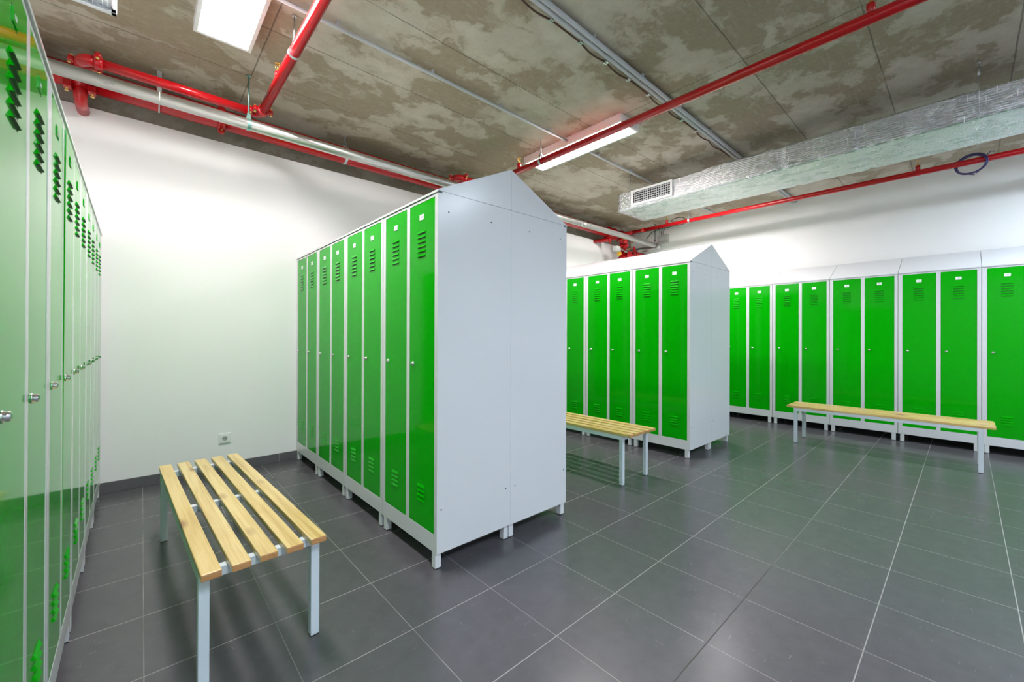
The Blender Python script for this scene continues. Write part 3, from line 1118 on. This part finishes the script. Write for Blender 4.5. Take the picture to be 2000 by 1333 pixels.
DX0, DX1, DZL, DZH = 4.19, 4.785, 2.606, 2.824
ys = []
y = 2.768
while y > YF + 0.3:
    gl = 0.0
    for yj in (1.097, 0.557):
        d = abs(y - yj)
        if d < 0.03:
            gl -= 0.009 * (1 - d / 0.03)
        elif d < 0.10:
            gl += 0.003
    puff = 0.004 * math.sin(y * 5.1) - (0.006 if y < 0.55 else 0)
    ys.append((y, gl + puff))
    y -= 0.018 if (0.5 < y < 1.2) else 0.04
dt = thing('ventilation_duct', 'long silver foil-wrapped ventilation duct hanging above the back lockers', 'duct', (0, 0, 0))
obj('duct_body', duct_body(DX0 + 0.004, DX1 - 0.004, DZL + 0.004, DZH - 0.004, ys, 3.1), M_FOIL, dt)
gl = MB()
gy0, gy1, gz0, gz1 = 2.092, 2.588, 2.632, 2.806
fw = 0.024
xo = DX0 - 0.012
gl.box((xo, gy0, gz0), (DX0 + 0.006, gy1, gz0 + fw), 0, 0.002)
gl.box((xo, gy0, gz1 - fw), (DX0 + 0.006, gy1, gz1), 0, 0.002)
gl.box((xo, gy0, gz0 + fw), (DX0 + 0.006, gy0 + fw, gz1 - fw), 0, 0.002)
gl.box((xo, gy1 - fw, gz0 + fw), (DX0 + 0.006, gy1, gz1 - fw), 0, 0.002)
gl.box((DX0 - 0.0062, gy0 + fw, gz0 + fw), (DX0 + 0.004, gy1 - fw, gz1 - fw), 1)
g0 = obj('grille', gl, [M_LAMP, M_DARK], dt)
bl = MB()
n = 5
for i in range(n):
    z = gz0 + fw + (gz1 - gz0 - 2 * fw) * (i + 0.5) / n
    bl.box((xo + 0.001, gy0 + fw, z - 0.0032), (DX0 - 0.006, gy1 - fw, z + 0.0032))
for i in range(1, 17):
    yy = gy0 + fw + (gy1 - gy0 - 2 * fw) * i / 17
    k = 0.0038 if i % 2 == 0 else 0.0019
    bl.box((xo + 0.0025, yy - k, gz0 + fw), (DX0 - 0.006, yy + k, gz1 - fw))
obj('grille_blades', bl, M_PVC, g0)
sc = MB()
for yy in (gy0 + 0.06, gy1 - 0.06):
    for z in (gz0 + fw / 2, gz1 - fw / 2):
        sc.lathe((xo + 0.001, yy, z), (-1, 0, 0), [(0, 0.005), (0.002, 0.004)], 8)
obj('screw', sc, M_ZINC, g0)
for x, y in ((DX0 - 0.004, 2.60), (DX1 + 0.004, 2.60), (DX0 - 0.004, -0.06), (DX1 + 0.004, -0.06)):
    w = MB()
    w.cyl((x, y, DZL), (x, y, ZC), 0.0018, 6)
    w.lathe((x, y, ZC - 0.02), (0, 0, 1), [(0, 0.006), (0.02, 0.008)], 8)
    if y < 0:
        w.lathe((x, y, 2.90), (0, 0, 1), [(0, 0.004), (0.003, 0.007), (0.055, 0.007), (0.058, 0.004)], 8)
    obj('hanger_wire', w, M_ZINC, dt)
# the second one, only its end peeping in at the top left
d2 = thing('ventilation_duct', 'end of a bare silver duct at the top left corner of the photo', 'duct', (0, 0, 0))
obj('duct_body', duct_body(-0.62, -0.105, 2.655, 2.87, [(2.70 - 0.05 * i, 0.0) for i in range(100)], 9.0, 0.008, 0.0015), M_FOIL, d2)
fl = MB()
fl.box((-0.632, 2.69, 2.643), (-0.093, 2.715, 2.662), 0, 0.002)
fl.box((-0.632, 2.69, 2.863), (-0.093, 2.715, 2.882), 0, 0.002)
fl.box((-0.632, 2.69, 2.643), (-0.612, 2.715, 2.882), 0, 0.002)
fl.box((-0.113, 2.69, 2.643), (-0.093, 2.715, 2.882), 0, 0.002)
obj('flange', fl, M_ZINC, d2)
hw = MB()
for x in (-0.63, -0.09):
    hw.cyl((x, 2.5, 2.65), (x, 2.5, ZC), 0.003, 6)
obj('hanger_rod', hw, M_ZINC, d2)

# ------------------------------------------------------------------ wall fittings and loose cables
so = thing('wall_socket', 'white square power socket low on the white back wall', 'socket', (0.5115, YB, 0.278))
p = MB()
p.box((-0.042, -0.011, -0.042), (0.042, 0, 0.042), 0, 0.006, 2)
p.box((-0.030, -0.0135, -0.030), (0.030, -0.010, 0.030), 0, 0.002)
obj('plate', p, M_WHITEP, so)
p = MB()
n = 24
outer = [p.bm.verts.new((0.0215 * math.cos(2 * math.pi * i / n), -0.0142, 0.0215 * math.sin(2 * math.pi * i / n))) for i in range(n)]
inner = [p.bm.verts.new((0.0195 * math.cos(2 * math.pi * i / n), -0.0146, 0.0195 * math.sin(2 * math.pi * i / n))) for i in range(n)]
deep = [p.bm.verts.new((0.0185 * math.cos(2 * math.pi * i / n), -0.0137, 0.0185 * math.sin(2 * math.pi * i / n))) for i in range(n)]
fs = []
for i in range(n):
    k = (i + 1) % n
    fs.append(p.bm.faces.new([outer[i], outer[k], inner[k], inner[i]]))
    fs.append(p.bm.faces.new([inner[i], inner[k], deep[k], deep[i]]))
fs.append(p.bm.faces.new(deep))
bmesh.ops.recalc_face_normals(p.bm, faces=fs)
for f in fs[-1:]:
    f.material_index = 1
for x in (-0.0095, 0.0095):
    p.lathe((x, -0.0136, 0.0), (0, -1, 0), [(0, 0.0028), (0.0006, 0.0028)], 10, 2)
p.lathe((0, -0.0136, 0.010), (0, -1, 0), [(0, 0.0025), (0.009, 0.0022), (0.010, 0.001)], 10, 3)
obj('socket_well', p, [M_WHITEP, M_GREYP, M_DARK, M_ZINC], so)

jb = thing('junction_box', 'grey junction box high on the right wall by the back corner', 'junction box', (XR, 3.455, 2.79))
b = MB()
b.box((-0.055, -0.095, -0.075), (0, 0.095, 0.070), 0, 0.006, 2)
b.box((-0.062, -0.088, -0.068), (-0.054, 0.088, 0.063), 0, 0.004)
b.box((-0.0628, -0.02, -0.004), (-0.0618, 0.035, 0.002), 1)
obj('box', b, [M_GREYP, M_PVC], jb)
for i, (yy, col) in enumerate(((0.06, M_PVC), (0.03, M_CABLE), (0.0, M_CABLE))):
    w = MB()
    w.sweep([(-0.03, yy, 0.068), (-0.035, yy + 0.004, 0.11), (-0.05, yy - 0.015 * i, 0.16), (-0.03, yy - 0.04, ZC - 2.79)], 0.005, 8)
    obj('cable', w, col, jb)

cc = MB()
for k, (rr, dx, tz) in enumerate(((0.108, 0.0, 0.0), (0.113, 0.006, 0.004), (0.104, -0.006, -0.003), (0.110, 0.003, 0.008), (0.116, -0.004, 0.002), (0.100, 0.008, -0.002))):
    cc.sweep([(dx + rr * 0.25 * math.cos(a) + 0.004 * math.sin(3 * a + k), rr * math.cos(a) * 0.92, tz + rr * math.sin(a) * 0.82) for a in [2 * math.pi * i / 36 for i in range(37)]], 0.0048, 8)
cc.sweep([(0, -0.09, 0.05), (0.0, -0.125, 0.085), (0.005, -0.145, 0.075)], 0.004, 8)
cc.sweep([(0, 0.05, -0.08), (0.0, -0.02, -0.108), (0.005, -0.055, -0.075)], 0.004, 8)
cc.box((-0.012, -0.032, -0.100), (0.014, -0.018, -0.078), 1)
t = thing('cable_coil', 'coil of purple cable looped over the red pipe by the right wall', 'cable', (RPX, -0.035, 2.802))
obj('coil', cc, [M_PURPLE, M_WHITEP], t)

bc = thing('corner_cables', 'dark loose cables along the ceiling edge in the back corner', 'cable', (0, 0, 0))
w = MB()
w.sweep([(XR - 0.03, 4.07, 2.985), (XR - 0.05, 3.85, 2.975), (XR - 0.04, 3.6, 2.985), (XR - 0.06, 3.35, 2.97), (XR - 0.03, 3.1, 2.985)], 0.009, 8)
obj('cable', w, M_BLACK, bc)
w = MB()
w.sweep([(XR - 0.06, 3.5, 2.97), (XR - 0.12, 3.62, 2.92), (XR - 0.10, 3.72, 2.84), (XR - 0.02, 3.8, 2.74)], 0.006, 8)
obj('cable', w, M_BLACK, bc)
w = MB()
w.sweep([(6.25 + 0.14 * math.cos(a), 3.02 + 0.11 * math.sin(a), 2.955 + 0.012 * math.sin(2 * a)) for a in [2 * math.pi * i / 24 for i in range(25)]], 0.006, 8)
obj('cable', w, M_CABLE, bc)
